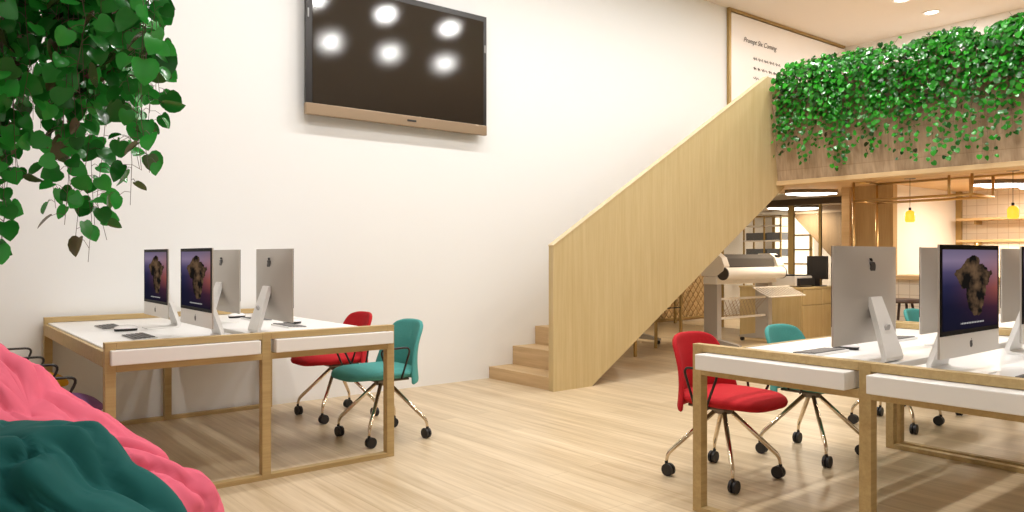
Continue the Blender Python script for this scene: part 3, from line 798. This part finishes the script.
MB().box(0, -.03, .89, .60, 3.70, .935, .004).build('counter_top', TANW, t)
# bar stool in front of the counter
t = thing('bar_stool', 'dark bar stool with slanted leg in front of the bar counter', 'stool', (8.25, 3.72, 0))
MB().lathe([(0, .66), (.17, .66), (.18, .68), (.17, .70), (0, .705)], n=24).build('seat', mat('stool_wood', (.08, .045, .03), .5), t, smooth=True)
for k in range(4):
    a = PI/4+k*PI/2; MB().tube([(.09*math.cos(a), .09*math.sin(a), .66), (.22*math.cos(a), .22*math.sin(a), 0)], .014, 8).build('leg', mat('stool_wood', (.08, .045, .03), .5), t, smooth='all')
t_ = [(.17*math.cos(2*PI*k/24), .17*math.sin(2*PI*k/24), .24) for k in range(24)]
MB().tube(t_, .008, 6, close=True).build('foot_ring', BLACK, t, smooth='all')

# hanging brass frame
t = thing('hanging_pipe_frame', 'open brass pipe frame hanging from the mezzanine underside over the bar', 'frame', (8.2, 4.225, MZ))
R_ = .014
def pipe(name, pts): MB().tube(rounded(pts, .04, 4), R_, 10).build(name, BRASS, t, smooth='all')
ys = 0.; yj = -1.19; ye = -3.2
for xk, nm in ((0, 'front'), (.53, 'rear')):
    pipe('top_pipe', [(xk, ys, -.02), (xk, ye, -.02)])
    pipe('lower_pipe', [(xk, ys, -.235), (xk, yj, -.235), (xk, yj, -.02)])
    pipe('upright_pipe', [(xk, ys, -.02), (xk, ys, -1.99)])
    pipe('drop_pipe', [(xk, yj+.21, -.02), (xk, yj+.21, -.235)])
for z in (-.02, -.235): pipe('cross_pipe', [(0, ys, z), (.53, ys, z)])
pipe('cross_pipe', [(0, yj, -.235), (.53, yj, -.235)])

# pendants
AMB = mat('amber_glass', (.95, .62, .05), .2, emit=(1., .50, .04), es=1.0, noise_amt=.1)
for i, (y, lab) in enumerate(((3.713, 'small yellow glass pendant lamp over the bar, left one'), (2.748, 'small yellow glass pendant lamp over the bar, right one'))):
    t = thing('pendant_lamp', lab, 'lamp', (8.4, y, 1.51), 0, 'yellow pendant lamps')
    MB().lathe([(.0, .0), (.035, .0), (.048, .012), (.05, .09), (.035, .115), (.018, .125), (0, .125)], n=24).build('shade', AMB, t, smooth=True)
    MB().cyl((0, 0, .122), (0, 0, .155), .013, n=12).build('socket', BLACK, t, smooth=True)
    MB().cyl((0, 0, .15), (0, 0, MZ-1.51-.015), .0025, n=6).build('cord', BLACK, t)
    MB().cyl((0, 0, MZ-1.51-.02), (0, 0, MZ-1.51), .055, n=24).build('ceiling_rose', BLACK, t, smooth=True)

# cloud shaped flush lights
def cloud(name, label, x, y, s, rz, emit):
    t = thing(name, label, 'lamp', (x, y, MZ-.002), rz, 'cloud shaped ceiling lights')
    out = []
    for k in range(48):
        a = 2*PI*k/48; r_ = (1+.16*math.cos(3*a+.6)+.10*math.sin(5*a))*s
        out.append((math.cos(a)*r_*.62, math.sin(a)*r_))
    MB().prism([(u*1.04, v*1.04) for u, v in out], -.045, 0, 'z').build('rim', mat('light_rim', (.20, .15, .10), .5), t)
    MB().prism(out, -.06, -.045, 'z').build('diffuser', mat('cloud_glow', (1, .97, .92), .5, emit=(1, .96, .90), es=emit), t)
EM = 9.
cloud('cloud_light', 'white cloud shaped ceiling light over the low cabinet', 9.05, 5.22, .27, .9, EM)
cloud('cloud_light', 'white cloud shaped ceiling light inside the pipe frame at right', 9.62, 3.22, .32, .9, EM)
cloud('cloud_light', 'white cloud shaped ceiling light farther back at the right photo edge', 10.35, 3.05, .26, .9, EM)
cloud('cloud_light', 'white ceiling light seen through the gap beside the stair panel', 11.6, 7.0, .36, .9, EM)

# ---------------------------------------------------------------- ceiling spots
xs = [.94, 1.92, 2.90, 3.88, 4.84, 5.81, 6.80]
spots = []
for y in (2.73, 1.13): spots += [(x, y) for x in xs]
spots += [(x, 4.27) for x in xs] + [(7.76, 4.27), (9.44, 4.27), (10.22, 4.25), (8.6, 2.73), (9.6, 2.73), (8.6, .9)]
DOWN = None
LP = 15.5
for i, (x, y) in enumerate(spots):
    if DOWN is None:
        t = DOWN = thing('ceiling_downlight', '', 'lamp')
        MB().lathe([(.075, 0), (.105, 0), (.105, -.008), (.09, -.012), (.075, -.004)], n=32).build('trim_ring', mat('ring_white', (.85, .82, .78), .4), t, smooth=True)
        MB().cyl((0, 0, -.001), (0, 0, -.003), .075, n=32).build('diffuser', mat('spot_glow', (1, 1, 1), .5, emit=(1, .95, .88), es=6.), t)
        l = bpy.data.lights.new('spot_light', 'AREA'); l.shape = 'DISK'; l.size = .15; l.energy = LP; l.color = (1., .975, .955)
        lo = bpy.data.objects.new('lamp_light', l); COL.objects.link(lo); lo.parent = t; lo.location = (0, 0, -.016)
        o = t
    else: o = copy_tree(DOWN)
    o.location = (x, y, CZ)
    if x > 9 and y > 4: o['label'] = 'round recessed ceiling light above the ivy, ' + ('nearer one' if x < 10 else 'farther one, beyond the ivy tops')
    else: o['label'] = 'round recessed downlight of the main ceiling above the desks, outside the frame'
    o['group'] = 'recessed ceiling downlights'

# added soft fill lights along the unseen rear and right walls
def area(name, loc, rot, sx, sy, e, col):
    l = bpy.data.lights.new(name, 'AREA'); l.shape = 'RECTANGLE'; l.size = sx; l.size_y = sy; l.energy = e; l.color = col
    o = bpy.data.objects.new(name, l); COL.objects.link(o); o.location = loc; o.rotation_euler = rot; return o
area('added_fill_rear', (X0+.1, -.2, 2.2), (0, -PI/2, 0), 3.2, 6.5, 7, (1, .98, .96))
area('added_fill_right', (3.5, Y0+.1, 2.3), (PI/2, 0, 0), 8., 3.2, 9, (1, .98, .96))
for nm, bx, fr in (('window_added_rear', (X0, -3.4, .6, X0+.02, 3.0, 3.8), 'y'), ('window_added_right', (-.5, Y0, .7, 7.5, Y0+.02, 3.9), 'x')):
    struct(nm, MB().box(*bx), mat('added_pane_glow', (.8, .85, .9), .1, emit=(1, .98, .96), es=.15))  # glowing pane and frame added to go with each fill light
    m_ = MB(); x0, y0, z0, x1, y1, z1 = bx
    for k in range(5):
        if fr == 'y': yy = y0+(y1-y0)*k/4; m_.box(x0, yy-.03, z0, x0+.06, yy+.03, z1)
        else: xx = x0+(x1-x0)*k/4; m_.box(xx-.03, y0, z0, xx+.03, y0+.06, z1)
    for zz in (z0, z1):
        if fr == 'y': m_.box(x0, y0, zz-.03, x0+.06, y1, zz+.03)
        else: m_.box(x0, y0, zz-.03, x1, y0+.06, zz+.03)
    struct(nm+'_frame', m_, GOLD)
for x, y, lab in ((7.6, 7.6, 'added square fill lamp of the workshop hidden above the plotters by the stair panel'), (12.9, 7.2, 'added square fill lamp at the far end of the workshop, beside the shelving'), (9.3, 1.2, 'added square fill lamp under the mezzanine, outside the frame at right')):
    t = thing('added_fill_lamp', lab, 'lamp', (x, y, MZ-.002))  # fixture added around a fill light of the low zone
    MB().box(-.2, -.2, -.06, .2, .2, 0, .006).build('housing', mat('ring_white', (.85, .82, .78), .4), t)
    MB().box(-.17, -.17, -.066, .17, .17, -.06).build('diffuser', mat('cloud_glow', (1, .97, .92), .5), t)
# under-shelf strip; cloud light output, plus added fill at the square lamps
area('shelf_strip_light', (10.70, 2.3, 1.31), (0, 0, 0), .05, 3.4, 22, (1, .88, .7))
for x, y, e in ((9.05, 5.22, 26), (9.62, 3.22, 22), (10.3, 3.05, 10), (11.6, 6.9, 45), (7.6, 7.6, 26), (12.9, 7.2, 40), (9.3, 1.2, 14)):
    area('cloud_and_fill_light', (x, y, MZ-.075), (0, 0, 0), .35, .35, e, (1, .84, .62))

W_ = bpy.data.worlds.new('world'); SC.world = W_; W_.use_nodes = True
W_.node_tree.nodes['Background'].inputs[0].default_value = (1, .95, .9, 1); W_.node_tree.nodes['Background'].inputs[1].default_value = .3

# ---------------------------------------------------------------- camera and colour
cd = bpy.data.cameras.new('camera'); cd.sensor_width = 36; cd.lens = F*36/1024; cd.clip_start = .05
co = bpy.data.objects.new('camera', cd); COL.objects.link(co); co.location = (0, 0, CAMH); co.rotation_euler = (PI/2, 0, AZ-PI/2)
SC.camera = co
vs = SC.view_settings; vs.view_transform = 'Standard'; vs.look = 'None'; vs.exposure = 0.; vs.gamma = 1; vs.use_curve_mapping = False
SC.cycles.use_denoising = True; SC.cycles.max_bounces = 8; SC.cycles.diffuse_bounces = 5; SC.cycles.glossy_bounces = 3; SC.cycles.transmission_bounces = 6
SC.cycles.sample_clamp_indirect = 8; SC.cycles.caustics_reflective = False; SC.cycles.caustics_refractive = False
